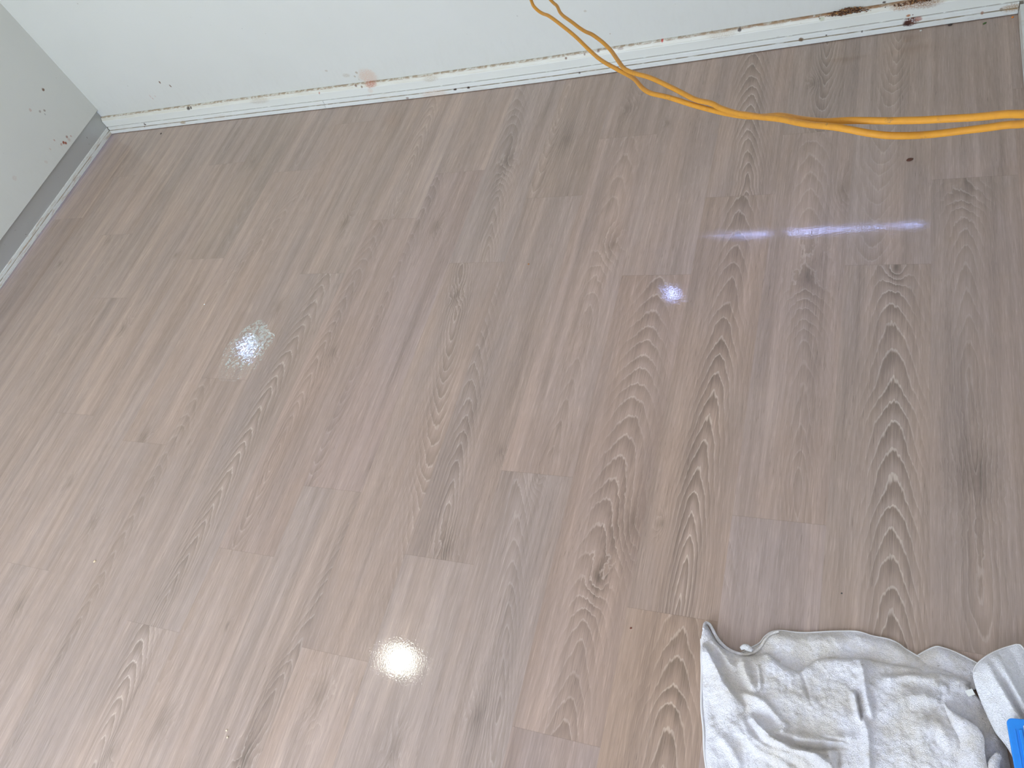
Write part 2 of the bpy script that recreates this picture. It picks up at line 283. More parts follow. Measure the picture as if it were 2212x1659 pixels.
class Mat:
    def __init__(s, name):
        s.mat = bpy.data.materials.new(name); s.mat.use_nodes = True
        s.t = s.mat.node_tree
        s.bsdf = s.t.nodes['Principled BSDF']
        s._g = None
    def node(s, typ): return s.t.nodes.new(typ)
    def put(s, inp, val):
        if isinstance(val, V): s.t.links.new(val.s, inp)
        elif isinstance(val, (tuple, list)):
            inp.default_value = tuple(val) + ((1,) if len(val) == 3 and len(inp.default_value) == 4 else ())
        else: inp.default_value = val
    def m(s, op, a, b=None, c=None, clamp=False):
        n = s.node('ShaderNodeMath'); n.operation = op; n.use_clamp = clamp
        s.put(n.inputs[0], a)
        if b is not None: s.put(n.inputs[1], b)
        if c is not None: s.put(n.inputs[2], c)
        return V(s, n.outputs[0])
    def pos(s):
        if s._g is None:
            g = s.node('ShaderNodeNewGeometry'); sp = s.node('ShaderNodeSeparateXYZ')
            s.t.links.new(g.outputs['Position'], sp.inputs[0])
            s._g = tuple(V(s, sp.outputs[i]) for i in range(3)); s.gpos = V(s, g.outputs['Position'])
        return s._g
    def comb(s, x, y, z):
        n = s.node('ShaderNodeCombineXYZ')
        for i, v in enumerate((x, y, z)): s.put(n.inputs[i], v)
        return V(s, n.outputs[0])
    def attr(s, name):
        n = s.node('ShaderNodeAttribute'); n.attribute_name = name
        sp = s.node('ShaderNodeSeparateXYZ'); s.t.links.new(n.outputs['Vector'], sp.inputs[0])
        return tuple(V(s, sp.outputs[i]) for i in range(3)), V(s, n.outputs['Color'])
    def noise(s, vec, scale=1.0, detail=2.0, rough=.5, dist=0.0):
        n = s.node('ShaderNodeTexNoise'); n.noise_dimensions = '3D'
        s.put(n.inputs['Vector'], vec); n.inputs['Scale'].default_value = scale
        n.inputs['Detail'].default_value = detail; n.inputs['Roughness'].default_value = rough
        n.inputs['Distortion'].default_value = dist
        return V(s, n.outputs['Fac'])
    def ramp(s, x, a, b):      # smooth 0..1 between a and b (a may be > b)
        n = s.node('ShaderNodeMapRange'); n.interpolation_type = 'SMOOTHSTEP'
        s.put(n.inputs['Value'], x)
        if a <= b:
            n.inputs['From Min'].default_value = a; n.inputs['From Max'].default_value = b
            n.inputs['To Min'].default_value = 0; n.inputs['To Max'].default_value = 1
        else:
            n.inputs['From Min'].default_value = b; n.inputs['From Max'].default_value = a
            n.inputs['To Min'].default_value = 1; n.inputs['To Max'].default_value = 0
        return V(s, n.outputs['Result'])
    def mix(s, f, a, b):
        n = s.node('ShaderNodeMix'); n.data_type = 'RGBA'; n.clamp_factor = True
        s.put(n.inputs[0], f); s.put(n.inputs[6], a); s.put(n.inputs[7], b)
        return V(s, n.outputs[2])
    def scale(s, col, f):
        n = s.node('ShaderNodeVectorMath'); n.operation = 'SCALE'
        s.put(n.inputs[0], col); s.put(n.inputs['Scale'], f)
        return V(s, n.outputs[0])
    def vmul(s, a, b):
        n = s.node('ShaderNodeVectorMath'); n.operation = 'MULTIPLY'
        s.put(n.inputs[0], a); s.put(n.inputs[1], b)
        return V(s, n.outputs[0])
    def bump(s, h, strength=.5, dist=.001, normal=None):
        n = s.node('ShaderNodeBump'); n.inputs['Strength'].default_value = strength; n.inputs['Distance'].default_value = dist
        s.put(n.inputs['Height'], h)
        if normal is not None: s.put(n.inputs['Normal'], normal)
        return V(s, n.outputs[0])
    def out(s, **k):
        names = dict(base='Base Color', rough='Roughness', normal='Normal', spec='Specular IOR Level', metal='Metallic', coat='Coat Weight', coatr='Coat Roughness', sheen='Sheen Weight', ecol='Emission Color', emis='Emission Strength', trans='Transmission Weight', ior='IOR', alpha='Alpha', coatn='Coat Normal', sheenr='Sheen Roughness')
        for a, v in k.items(): s.put(s.bsdf.inputs[names[a]], v)
        return s.mat

def spots(M, col, c1, c2, lst):
    """stains with a shape of their own: (a, z, size, stretch, colour, strength)"""
    wob = M.noise(M.comb(c1 * 1.0, c2 * 1.0, 3.1), 160, 3, .6) - 0.5
    wob2 = M.noise(M.comb(c1 * 1.0, c2 * 1.0, 9.1), 60, 3, .6) - 0.5
    tex = M.noise(M.comb(c1 * 1.0, c2 * 1.0, 5.7), 300, 2, .6)
    for (a, z, r, sx, cc, st) in lst:
        dx = (c1 - a + wob2 * (r * 1.3)) / (r * sx)
        dz = (c2 - z + wob * (r * 1.3)) / r
        d = M.m('SQRT', dx * dx + dz * dz)
        f = M.ramp(d, 1.25, .55) * st
        if r > .008: f = f * M.ramp(tex, .30, .55)
        col = M.mix(f, col, cc)
    return col

def bow(x): return float(np.interp(x, BOWX, BOWY))

# ------------------------------------------------------------ materials of the room
def mat_wall(name, base, stains, axis):
    M = Mat(name); x, y, z = M.pos(); c = (x, y)[axis]
    n = M.noise(M.gpos, 3.0, 3, .6)
    col = M.mix(M.ramp(n, .35, .7) * .5, base, tuple(v * .965 for v in base))
    col = spots(M, col, c, z, stains)
    sp = M.noise(M.comb(c, z, 1.3), 55, 1, .5)
    col = M.mix(M.ramp(sp, .79, .84) * .5, col, (.35, .34, .30))
    low = M.ramp(z, .30, .08) * M.ramp(M.noise(M.comb(c * 3.0, z, 0), 18, 4, .7), .42, .75) * .16
    col = M.mix(low, col, (.52, .50, .44))
    bmp = M.bump(M.noise(M.gpos, 240, 3, .6), .10, .001, M.bump(M.noise(M.gpos, 9, 2), .12, .004))
    return M.out(base=col, rough=.42, spec=.35, normal=bmp)

MW_BACK = mat_wall('white_wall_paint', (.635, .638, .585), STW, 0)
MW_LEFT = mat_wall('white_wall_paint_left', (.655, .66, .605), STL, 1)
MW_PLAIN = mat_wall('white_wall_paint_plain', (.68, .68, .66), [], 0)

def mat_skirt():
    M = Mat('skirting_paint'); x, y, z = M.pos()
    base = (.69, .695, .635)
    n = M.noise(M.comb(x * 14, 0, z * 120), 1.0, 4, .65)
    band = M.ramp(z, .066, .071)
    col = M.mix(band * (M.ramp(n, .3, .62) * .45 + .18), base, (.60, .56, .45))
    n2 = M.noise(M.comb(x * 55, 0, z * 260), 1.0, 3, .6)
    edge = M.ramp(z, .0765, .081)
    col = M.mix(edge * M.ramp(n2, .40, .56) * .8, col, (.33, .23, .13))
    col = M.mix(band * M.ramp(n2, .66, .72) * .6, col, (.3, .2, .11))
    rust = M.ramp(x, 2.55, 3.2) * edge
    col = M.mix(rust * M.ramp(M.noise(M.comb(x * 30, 0, z * 200), 1.0, 3, .7), .36, .5) * .85, col, (.30, .16, .07))
    foot = M.ramp(z, .0375, .0345)
    col = M.mix(foot * M.ramp(M.noise(M.comb(x * 30, 0, 0), 1.0, 4, .7), .35, .5) * .85, col, (.15, .11, .07))
    fog = M.ramp(M.noise(M.comb(x * 22, 3, z * 60), 1.0, 3, .6), .68, .74)
    col = M.mix(fog * .35, col, (.45, .42, .34))
    col = spots(M, col, x, z, STS)
    return M.out(base=col, rough=.38, spec=.4, normal=M.bump(n, .2, .001))

def mat_strip(axis=0):
    M = Mat('floor_strip_paint'); p = M.pos(); c = p[axis]; z = p[2]
    base = (.69, .70, .66)
    n = M.noise(M.comb(c * 25, 1, z * 400), 1.0, 4, .65)
    g1 = M.ramp(M.m('ABSOLUTE', z - .0195), .0016, .0004)
    col = M.mix(g1 * (M.ramp(n, .36, .52) * .7 + .2), base, (.22, .17, .10))
    scuff = M.ramp(z, .016, .004) * M.ramp(M.noise(M.comb(c * 45, 2, z * 700), 1.0, 3, .7), .56, .68)
    col = M.mix(scuff * .65, col, (.16, .17, .17))
    stain = M.ramp(M.noise(M.comb(c * 6, 5, z * 30), 1.0, 4, .7), .52, .7)
    col = M.mix(stain * .22, col, (.52, .40, .27))
    if axis == 0: col = spots(M, col, c, z, STT)
    else:
        tan = M.ramp(M.noise(M.comb(c * 9, 5, z * 60), 1.0, 4, .7), .50, .62)
        col = M.mix(tan * .5, col, (.42, .28, .16))
    return M.out(base=col, rough=.38, spec=.4, normal=M.bump(n, .25, .001))

M_SKIRT = mat_skirt(); M_STRIP = mat_strip(0); M_STRIPL = mat_strip(1)

def mat_plain(name, col, rough=.5, **k):
    M = Mat(name)
    n = M.noise(M.pos() and M.gpos, 60, 3, .6)
    c = M.mix(n, tuple(v * .93 for v in col), tuple(min(1, v * 1.05) for v in col))
    return M.out(base=c, rough=rough, **k)

def mat_grey():
    M = Mat('grey_plinth'); x, y, z = M.pos()
    n = M.noise(M.comb(x, y * 60, z * 60), 1.0, 2, .5)
    col = M.mix(M.ramp(n, .71, .76) * .8, (.47, .475, .455), (.12, .08, .06))
    br = M.noise(M.comb(0, y * 4, z * 900), 1.0, 2, .5)
    return M.out(base=col, rough=.30 , metal=.35, normal=M.bump(br, .05, .0005))

# ------------------------------------------------------------ floor
JY = {0: -.55, 1: -.308, 2: -.66, 3: -.99, 4: -.29, 5: -.807, 6: -.37, 7: -.122, 8: -.891, 9: -.657, 10: -.45, 11: -.86,
      12: -.597, 13: -.348, 14: -.921, 15: -.638, 16: -.402, 17: -.9, 18: -.619, 19: -.3, -1: -.5}
PX0, PW, PL = .0176, .1906, 1.2

TINT = {(15, 2): (.94, .88, .80), (16, 2): (1.01, 1.02, 1.05), (13, 0): (.90, .89, .88), (12, 0): (.93, .92, .90),
        (14, 1): (.98, .93, .89), (15, 1): (.96, .92, .87), (17, 0): (.93, .93, .92), (16, 0): (.92, .92, .91),
        (11, 1): (.99, .97, .95), (14, 2): (.93, .91, .92), (5, 0): (.93, .93, .91), (17, 1): (.95, .95, .93),
        (18, 1): (.91, .91, .90), (18, 0): (.94, .94, .94), (13, 1): (1.05, 1.02, 1.0), (16, 1): (.99, .97, .95), (15, 0): (.95, .93, .91),
        (9, 1): (1.0, .97, .96), (8, 0): (.96, .95, .93), (10, 1): (.98, .96, .98)}

def build_floor():
    rng = random.Random(11)
    verts, faces, at = [], [], {k: [] for k in ('pa', 'pb', 'pc', 'k1', 'k2', 'tint')}
    for i in range(-1, 20):
        xa = max(PX0 + PW * i, -.03); xb = min(PX0 + PW * (i + 1), ROOM_X1 + .02)
        if xb <= xa: continue
        xc = PX0 + PW * (i + .5)
        top = .05; j = 0
        while top > ROOM_Y0 - .12:
            bot = JY[i] - PL * j
            bot2 = max(bot, ROOM_Y0 - .12)
            if bot > .04: j += 1; continue
            nb = len(verts)
            verts += [(xa, bot2, 0), (xb, bot2, 0), (xb, top, 0), (xa, top, 0)]
            faces.append((nb, nb + 1, nb + 2, nb + 3))
            seed = rng.uniform(0, 50)
            if (i, j) in CATH:
                u0, v0, u1, v1, n, cv, K, amp = CATH[(i, j)]
                S = min(n / abs(v0 - v1), 20.0)
                vc = v1 + cv; sl = (u1 - u0) / (v1 - v0)
                uc = xc + u0 + sl * (vc - v0)
            else:
                vc = bot + rng.uniform(-.4, 1.4); S = rng.uniform(7, 14); K = rng.uniform(110, 170)
                amp = rng.uniform(.05, .22); sl = rng.uniform(-.04, .04); uc = xc + rng.uniform(-.07, .07)
            at['pa'].append((uc, vc, sl)); at['pb'].append((K * .92, S, amp * .85)); at['pc'].append((seed, xa, bot))
            ks = KNOT.get((i, j), [])
            if not ks:
                ks = [(rng.uniform(-.07, .07), bot + rng.uniform(.1, 1.1), rng.uniform(.35, .75))] if j > 2 or rng.random() < .3 else []
            ks = (ks + [(0, 99, 1)] * 2)[:2]
            at['k1'].append((xc + ks[0][0], ks[0][1], ks[0][2])); at['k2'].append((xc + ks[1][0], ks[1][1], ks[1][2]))
            t = TINT.get((i, j))
            if t is None:
                g = rng.uniform(.96, 1.04); w = rng.uniform(-.012, .018)
                t = (g * (1 + w), g, g * (1 - w))
            at['tint'].append(t)
            top = bot2; j += 1
            if bot <= ROOM_Y0 - .12: break
    nf = len(faces)
    # slab under the planks
    nb = len(verts)
    xa, xb, ya, yb = -.03, ROOM_X1 + .02, ROOM_Y0 - .12, .05
    verts += [(xa, ya, -.002), (xb, ya, -.002), (xb, yb, -.002), (xa, yb, -.002), (xa, ya, -.08), (xb, ya, -.08), (xb, yb, -.08), (xa, yb, -.08)]
    for q in ((4, 7, 6, 5), (0, 4, 5, 1), (1, 5, 6, 2), (2, 6, 7, 3), (3, 7, 4, 0)): faces.append(tuple(nb + k for k in q))
    me = mesh_from(verts, faces)
    for k, vals in at.items():
        a = me.attributes.new(k, 'FLOAT_VECTOR', 'FACE')
        full = vals + [vals[0]] * (len(faces) - nf)
        a.data.foreach_set('vector', np.array(full, dtype=np.float32).ravel())
    return me

def mat_floor():
    M = Mat('oak_plank_floor'); x, y, z = M.pos()
    (uc, vc, sl), _ = M.attr('pa'); (K, S, amp), _ = M.attr('pb'); (seed, xa, bot), _ = M.attr('pc')
    (k1x, k1y, k1s), _ = M.attr('k1'); (k2x, k2y, k2s), _ = M.attr('k2'); (_, _, _), tint = M.attr('tint')
    sz = seed * 3.7
    # knots push the grain aside
    def knot(kx, ky, ks):
        dx = (x - kx) / (ks * .011); dy = (y - ky) / (ks * .026)
        nz = M.noise(M.comb(x * 90, y * 40, sz), 1, 2, .5) - .5
        return M.m('SQRT', dx * dx + dy * dy + .0001) + nz * 1.2, dx
    d1, dx1 = knot(k1x, k1y, k1s); d2, dx2 = knot(k2x, k2y, k2s)
    e1 = M.m('EXPONENT', -(d1 * d1) * .12); e2 = M.m('EXPONENT', -(d2 * d2) * .12)
    wob = (M.noise(M.comb(x * 5, y * 2.2, sz), 1, 3, .5) - .5) * .035
    u = x - uc - sl * (y - vc) + wob + e1 * dx1 * .004 + e2 * dx2 * .004
    v = y - vc
    jag = (M.noise(M.comb(x * 240, y * 24, sz), 1, 2, .6) - .5) * .34 + (M.noise(M.comb(x * 26, y * 7, sz), 1, 3, .6) - .5) * .85
    jag = jag + (M.noise(M.comb(1.0, y * 4.5, sz + 31.0), 1, 2, .6) - .5) * 2.4
    a = M.m('POWER', M.m('ABSOLUTE', u * K), 1.65) + M.m('POWER', M.m('ABSOLUTE', v * S), 1.65)
    f = M.m('POWER', a, 1 / 1.65) + jag + (e1 + e2) * 2.6
    r = M.m('FRACT', f)
    light = M.ramp(r, .80, .92) * M.ramp(r, 1.0, .95)
    dark = M.ramp(r, .05, .80) * M.ramp(r, .90, .80)
    ku = u * K * .085 / 1.0
    core = M.m('EXPONENT', -(u * u) * 800.0)
    knots_near = M.m('MINIMUM', e1 + e2, 1.0)
    patch = M.ramp(M.noise(M.comb(x * 3, y * 2.2, sz + 17.0), 1, 2, .5), .30, .62)
    ringamp = amp * (core * .95 * (patch * .6 + .55) + .15) + knots_near * .30
    # soft bands, fine fibres, pores
    bandn = M.noise(M.comb(x * 32, y * 1.1, sz), 1, 3, .55)
    band2 = M.noise(M.comb(x * 70, y * 2.4, sz + 9.0), 1, 3, .6)
    fib = M.noise(M.comb(x * 300, y * 9, sz), 1, 3, .65)
    fib2 = M.noise(M.comb(x * 900, y * 30, sz), 1, 2, .6)
    pore = M.ramp(M.noise(M.comb(x * 620, y * 26, sz + 4.0), 1, 1, .5), .66, .74)
    poreg = M.ramp(M.noise(M.comb(x * 14, y * 3, sz + 7.0), 1, 2, .5), .38, .60)
    mott = M.noise(M.comb(x * 7, y * 2.5, sz + 2.0), 1, 3, .6)
    kd = M.m('EXPONENT', -(d1 * d1) * .55) + M.m('EXPONENT', -(d2 * d2) * .55)
    kc = M.m('EXPONENT', -(d1 * d1) * 2.4) + M.m('EXPONENT', -(d2 * d2) * 2.4)
    val = 1.0 + (bandn - .5) * .66 + (band2 - .5) * .32 + (fib - .5) * .42 + (fib2 - .5) * .30 + (mott - .5) * .25
    tick = M.ramp(M.noise(M.comb(x * 640, y * 15, sz + 21.0), 1, 2, .6), .56, .68)
    val = val + tick * .19 - .025
    val = val + light * ringamp * .16 - dark * ringamp * .17 - pore * poreg * .26
    val = val * (1.0 - kd * .09 - kc * .16 * M.ramp(fib, .35, .6))
    # joints between planks
    ex = M.m('MINIMUM', M.m('ABSOLUTE', x - xa), M.m('ABSOLUTE', x - xa - PW))
    ey = M.m('MINIMUM', M.m('ABSOLUTE', y - bot), M.m('ABSOLUTE', y - bot - PL))
    joint = M.m('MAXIMUM', M.ramp(ex, .0009, .0003) * .35, M.ramp(ey, .0012, .0004) * .9)
    val = val * (1.0 - joint * .15)
    warm = (.402, .298, .235); cool = (.387, .298, .247)
    cn = M.noise(M.comb(x * 9, y * 1.6, sz + 12.0), 1, 3, .6)
    base = M.mix(M.ramp(cn, .3, .7), warm, cool)
    base = M.mix(M.m('MINIMUM', dark * ringamp * .8 + kd * .35, 1.0), base, (.30, .225, .175))
    base = M.mix(light * ringamp * .5, base, (.50, .43, .36))
    col = M.vmul(M.scale(base, val), tint)
    h = fib2 * .25 + M.noise(M.comb(x * 300, y * 190, 0), 1, 2, .5, .4) * 1.0
    big = M.noise(M.comb(x * 9, y * 5, 0), 1, 2, .5)
    nrm = M.bump(h, 1.0, .00006, M.bump(big, .5, .0003))
    smear = M.noise(M.comb(x * 4, y * 3, 20), 1, 4, .6)
    rough = .38
    return M.out(base=col, rough=rough, spec=.28, normal=nrm, coat=.6, coatr=.016, coatn=nrm)

M_FLOOR = mat_floor()
fl = link('floor', build_floor(), M_FLOOR); tag(fl, kind='structure')

# ------------------------------------------------------------ walls, ceiling
WY = .028       # the back wall stands this far behind the front of the floor strip
def bowed_wall():
    xs = np.linspace(-.02, ROOM_X1 + .02, 60)
    # opening for the window: x 2.30..3.52, z .85..2.05
    return xs
BW_WIN = (2.34, 3.52, .866, 2.05)
bm = bmesh.new()
xs = sorted(set(list(np.round(np.linspace(-.03, ROOM_X1 + .12, 48), 4)) + [BW_WIN[0], BW_WIN[1]]))
zs = [0.0, .2, .5, BW_WIN[2], 1.4, BW_WIN[3], ROOM_H + .05]
grid = {}
for side, off in ((0, 0), (1, .10)):
    for a, xx in enumerate(xs):
        for c, zz in enumerate(zs):
            grid[side, a, c] = bm.verts.new((xx, bow(xx) + WY + off, zz))
def inwin(a, c):
    return xs[a] >= BW_WIN[0] - 1e-6 and xs[a + 1] <= BW_WIN[1] + 1e-6 and zs[c] >= BW_WIN[2] - 1e-6 and zs[c + 1] <= BW_WIN[3] + 1e-6
NA, NC = len(xs) - 1, len(zs) - 1
for a in range(NA):
    for c in range(NC):
        if inwin(a, c): continue
        for side in (0, 1):
            q = [grid[side, a, c], grid[side, a + 1, c], grid[side, a + 1, c + 1], grid[side, a, c + 1]]
            bm.faces.new(q if side == 0 else q[::-1])
        for (da, dc, e) in ((-1, 0, ((a, c), (a, c + 1))), (1, 0, ((a + 1, c), (a + 1, c + 1))), (0, -1, ((a, c), (a + 1, c))), (0, 1, ((a, c + 1), (a + 1, c + 1)))):
            na, nc = a + da, c + dc
            if na < 0 or nc < 0 or na >= NA or nc >= NC or inwin(na, nc):
                p, q2 = e
                bm.faces.new([grid[0, p[0], p[1]], grid[0, q2[0], q2[1]], grid[1, q2[0], q2[1]], grid[1, p[0], p[1]]])
tag(link('wall_back', bm_mesh(bm), MW_BACK), kind='structure')

XL = .006       # face of the left wall panel (its grey plinth sits further back)
bm = bmesh.new(); box_bm(bm, -.12, XL - .002, ROOM_Y0 - .1, WY + .1, .118, 1.27)
box_bm(bm, -.12, XL - .002, ROOM_Y0 - .1, WY + .1, 1.36, ROOM_H + .05)
box_bm(bm, -.12, XL - .002, -.26, WY + .1, 1.27, 1.36); box_bm(bm, -.12, XL - .002, ROOM_Y0 - .1, -.37, 1.27, 1.36)
tag(link('wall_left', bm_mesh(bm), MW_LEFT), kind='structure')
bm = bmesh.new(); box_bm(bm, -.10, -.010, ROOM_Y0, WY - .002, .003, .1178)
tag(link('baseboard_left', bm_mesh(bm), mat_grey()), kind='structure')
bm = bmesh.new(); box_bm(bm, ROOM_X1, ROOM_X1 + .1, ROOM_Y0 - .1, .16, 0, ROOM_H + .05)
tag(link('wall_right', bm_mesh(bm), MW_PLAIN), kind='structure')
bm = bmesh.new()
box_bm(bm, -.1, WIN[0], ROOM_Y0 - .12, ROOM_Y0, 0, ROOM_H + .05); box_bm(bm, WIN[1], ROOM_X1 + .1, ROOM_Y0 - .12, ROOM_Y0, 0, ROOM_H + .05)
box_bm(bm, WIN[0], WIN[1], ROOM_Y0 - .12, ROOM_Y0, 0, WIN[2]); box_bm(bm, WIN[0], WIN[1], ROOM_Y0 - .12, ROOM_Y0, WIN[3], ROOM_H + .05)
tag(link('wall_front', bm_mesh(bm), MW_PLAIN), kind='structure')
bm = bmesh.new(); box_bm(bm, -.12, ROOM_X1 + .1, ROOM_Y0 - .12, .16, ROOM_H, ROOM_H + .1)
tag(link('ceiling', bm_mesh(bm), mat_plain('ceiling_paint', (.80, .72, .65), .7)), kind='structure')

# window in the front wall behind the camera
M_FRAME = mat_plain('white_window_frame', (.78, .78, .77), .35)
w = bpy.data.objects.new('window_1', None); w.location = ((WIN[0] + WIN[1]) / 2, ROOM_Y0 - .06, WIN[2]); COL.objects.link(w); tag(w, kind='structure')
def frame_mesh(x0, x1, z0, z1, yc, t=.05, d=.03, mull=()):
    bm = bmesh.new()
    box_bm(bm, x0, x1, yc - d, yc + d, z0, z0 + t); box_bm(bm, x0, x1, yc - d, yc + d, z1 - t, z1)
    box_bm(bm, x0, x0 + t, yc - d, yc + d, z0 + t, z1 - t); box_bm(bm, x1 - t, x1, yc - d, yc + d, z0 + t, z1 - t)
    for mx in mull: box_bm(bm, mx - t / 2, mx + t / 2, yc - d, yc + d, z0 + t, z1 - t)
    return bm_mesh(bm)
fo = link('window_frame', frame_mesh(WIN[0] - w.location.x, WIN[1] - w.location.x, 0, WIN[3] - WIN[2], 0, mull=(0.0,)), M_FRAME, w)

# window in the back wall above the picture: blind down, a bright gap left at the sill
w2 = bpy.data.objects.new('window_2', None); w2.location = (2.93, bow(2.93) + WY + .05, BW_WIN[2]); COL.objects.link(w2); tag(w2, kind='structure')
lx0, lx1, lz1 = BW_WIN[0] - 2.93, BW_WIN[1] - 2.93, BW_WIN[3] - BW_WIN[2]
bm = bmesh.new()
for (a0, a1, c0, c1) in ((lx0, lx1, lz1 - .04, lz1), (lx0, lx0 + .04, 0, lz1), (lx1 - .04, lx1, 0, lz1), (-.012, .062, 0, lz1)):  # wide mullion added to break the streak mirrored in the floor
    box_bm(bm, a0, a1, -.02, .02, c0, c1)
link('window_frame', bm_mesh(bm), M_FRAME, w2)
bm = bmesh.new()
# closed blind: sheets leaving a narrow wedge of daylight above the sill and one hole added for a floor glint
HX0, HX1, HZ0, HZ1 = 2.425 - 2.93, 2.475 - 2.93, 1.235 - BW_WIN[2], 1.335 - BW_WIN[2]
def blind_sheet(x0, x1, zl0, zl1, z1_):
    vs = [bm.verts.new(p) for p in ((x0, -.035, zl0), (x1, -.035, zl1), (x1, -.035, z1_), (x0, -.035, z1_), (x0, -.031, zl0), (x1, -.031, zl1), (x1, -.031, z1_), (x0, -.031, z1_))]
    for q in ((0, 1, 2, 3), (7, 6, 5, 4), (0, 4, 5, 1), (1, 5, 6, 2), (2, 6, 7, 3), (3, 7, 4, 0)): bm.faces.new([vs[k] for k in q])
blind_sheet(lx0, HX0, .010, .010, lz1); blind_sheet(HX0, HX1, .010, .010, HZ0); blind_sheet(HX0, HX1, HZ1, HZ1 - .03, lz1)
GAP = [(2.475, .018, .020), (2.613, .024, .030), (2.75, .024, .034), (2.926, .025, .038), (2.98, .021, .036), (3.10, .014, .031), (3.25, .008, .021), (3.385, .005, .013), (3.40, .002, .016), (3.475, .002, .016), (3.49, .010, .012), (3.52, .010, .012)]
for (xa_, la, ha), (xb_, lb, hb) in zip(GAP, GAP[1:]): blind_sheet(xa_ - 2.93, xb_ - 2.93, la + (ha - la) * .75, lb + (hb - lb) * .75, lz1)
link('blind', bm_mesh(bm), mat_plain('blind_fabric', (.45, .45, .44), .8), w2)
bm = bmesh.new()
for (xa_, la, ha), (xb_, lb, hb) in zip([(2.34, .012, 0)] + GAP, GAP):
    vs = [bm.verts.new(p) for p in ((xa_ - 2.93, -.03, 0), (xb_ - 2.93, -.03, 0), (xb_ - 2.93, -.03, lb), (xa_ - 2.93, -.03, la), (xa_ - 2.93, -.02, 0), (xb_ - 2.93, -.02, 0), (xb_ - 2.93, -.02, lb), (xa_ - 2.93, -.02, la))]
    for q in ((0, 1, 2, 3), (7, 6, 5, 4), (0, 4, 5, 1), (1, 5, 6, 2), (2, 6, 7, 3), (3, 7, 4, 0)): bm.faces.new([vs[k] for k in q])
link('sill_wedge', bm_mesh(bm), M_FRAME, w2)  # wedge shaped so the daylight streak on the floor slopes
# square opening added in the left wall to make the puddle glint
w3 = bpy.data.objects.new('glint_opening', None); w3.location = (-.06, -.315, 1.27); COL.objects.link(w3); tag(w3, kind='structure')
bm = bmesh.new()
for (a0, a1, c0, c1) in ((-.055, .055, 0, .006), (-.055, .055, .084, .09), (-.055, -.049, .006, .084), (.049, .055, .006, .084)):
    box_bm(bm, -.02, .02, a0, a1, c0, c1)
link('window_frame', bm_mesh(bm), M_FRAME, w3)

# skirting along the back wall (bevelled top) and the floor strips
def extrude_profile(prof, x0, x1, n=60):
    """prof: list of (depth towards the wall, z)"""
    xs_ = np.linspace(x0, x1, n); vs, fs = [], []
    for xx in xs_:
        for (d, zz) in prof: vs.append((xx, bow(xx) + d, zz))
    k = len(prof)
    for a in range(n - 1):
        for c in range(k):
            c2 = (c + 1) % k
            fs.append((a * k + c, (a + 1) * k + c, (a + 1) * k + c2, a * k + c2))
    fs.append(tuple(range(k))); fs.append(tuple((n - 1) * k + c for c in range(k))[::-1])
    me = mesh_from(vs, fs)
    bm2 = bmesh.new(); bm2.from_mesh(me)
    return bm_mesh(bm2)
skp = [(.0275, .003), (.010, .003), (.010, .0665), (.0108, .0685), (.0125, .070), (.0185, .0805), (.021, .0822), (.0275, .0826)]
tag(link('baseboard_back', extrude_profile(skp, -.008, 3.688), M_SKIRT), kind='structure')
stp = [(.0098, .0025), (.0004, .0025), (0, .003), (0, .0178), (.0006, .0186), (.0040, .0190), (.0040, .0205), (.0044, .0210), (.0044, .0325), (.0052, .0338), (.0098, .0345)]
tag(link('trim_1', extrude_profile(stp, .0, 1.2595, 24), M_STRIP), kind='structure')
tag(link('trim_2', extrude_profile(stp, 1.2608, 3.664, 44), M_STRIP), kind='structure')
# strip at the left wall
bm = bmesh.new()
prof = [(-d, zz) for d, zz in stp]
vs = []
for yy in (ROOM_Y0, -.0004):
    vs.append([bm.verts.new((px_, yy + (-px_ if yy > -1 else 0), pz)) for px_, pz in prof])
k = len(prof)
for c in range(k): bm.faces.new([vs[0][c], vs[1][c], vs[1][(c + 1) % k], vs[0][(c + 1) % k]])
bm.faces.new(vs[0]); bm.faces.new(vs[1][::-1])
tag(link('trim_3', bm_mesh(bm), M_STRIPL), kind='structure')
# strip and skirting at the right wall
bm = bmesh.new(); box_bm(bm, 3.665, 3.674, ROOM_Y0, .012, .0025, .034)
tag(link('trim_4', bm_mesh(bm), M_STRIPL), kind='structure')
bm = bmesh.new(); box_bm(bm, 3.6745, 3.6898, ROOM_Y0, .026, .003, .085)
tag(link('baseboard_right', bm_mesh(bm), mat_plain('white_skirting', (.78, .79, .77), .4)), kind='structure')

# ------------------------------------------------------------ ceiling lamp (seen mirrored in the floor)
lamp = bpy.data.objects.new('ceiling_lamp', None); lamp.location = (.955, -1.64, ROOM_H); COL.objects.link(lamp)
tag(lamp, 'round white ceiling lamp mirrored in the glossy floor', 'lamp')
def lathe(prof, seg=48):
    vs, fs = [], []
    for (r, zz) in prof:
        for k in range(seg): vs.append((r * math.cos(2 * math.pi * k / seg), r * math.sin(2 * math.pi * k / seg), zz))
    for a in range(len(prof) - 1):
        for k in range(seg): fs.append((a * seg + k, a * seg + (k + 1) % seg, (a + 1) * seg + (k + 1) % seg, (a + 1) * seg + k))
    fs.append(tuple(range(seg))[::-1]); fs.append(tuple((len(prof) - 1) * seg + k for k in range(seg)))
    return mesh_from(vs, fs, True)
link('lamp_base', lathe([(.125, 0), (.125, -.018), (.118, -.022)]), M_FRAME, lamp)
ML = Mat('lamp_glass'); link('lamp_shade', lathe([(.086, -.018), (.085, -.035), (.077, -.052), (.056, -.066), (.024, -.074), (.004, -.075)]), ML.out(base=(.9, .9, .88), rough=.3, ecol=(.96, 1.0, .86), emis=62.0), lamp)

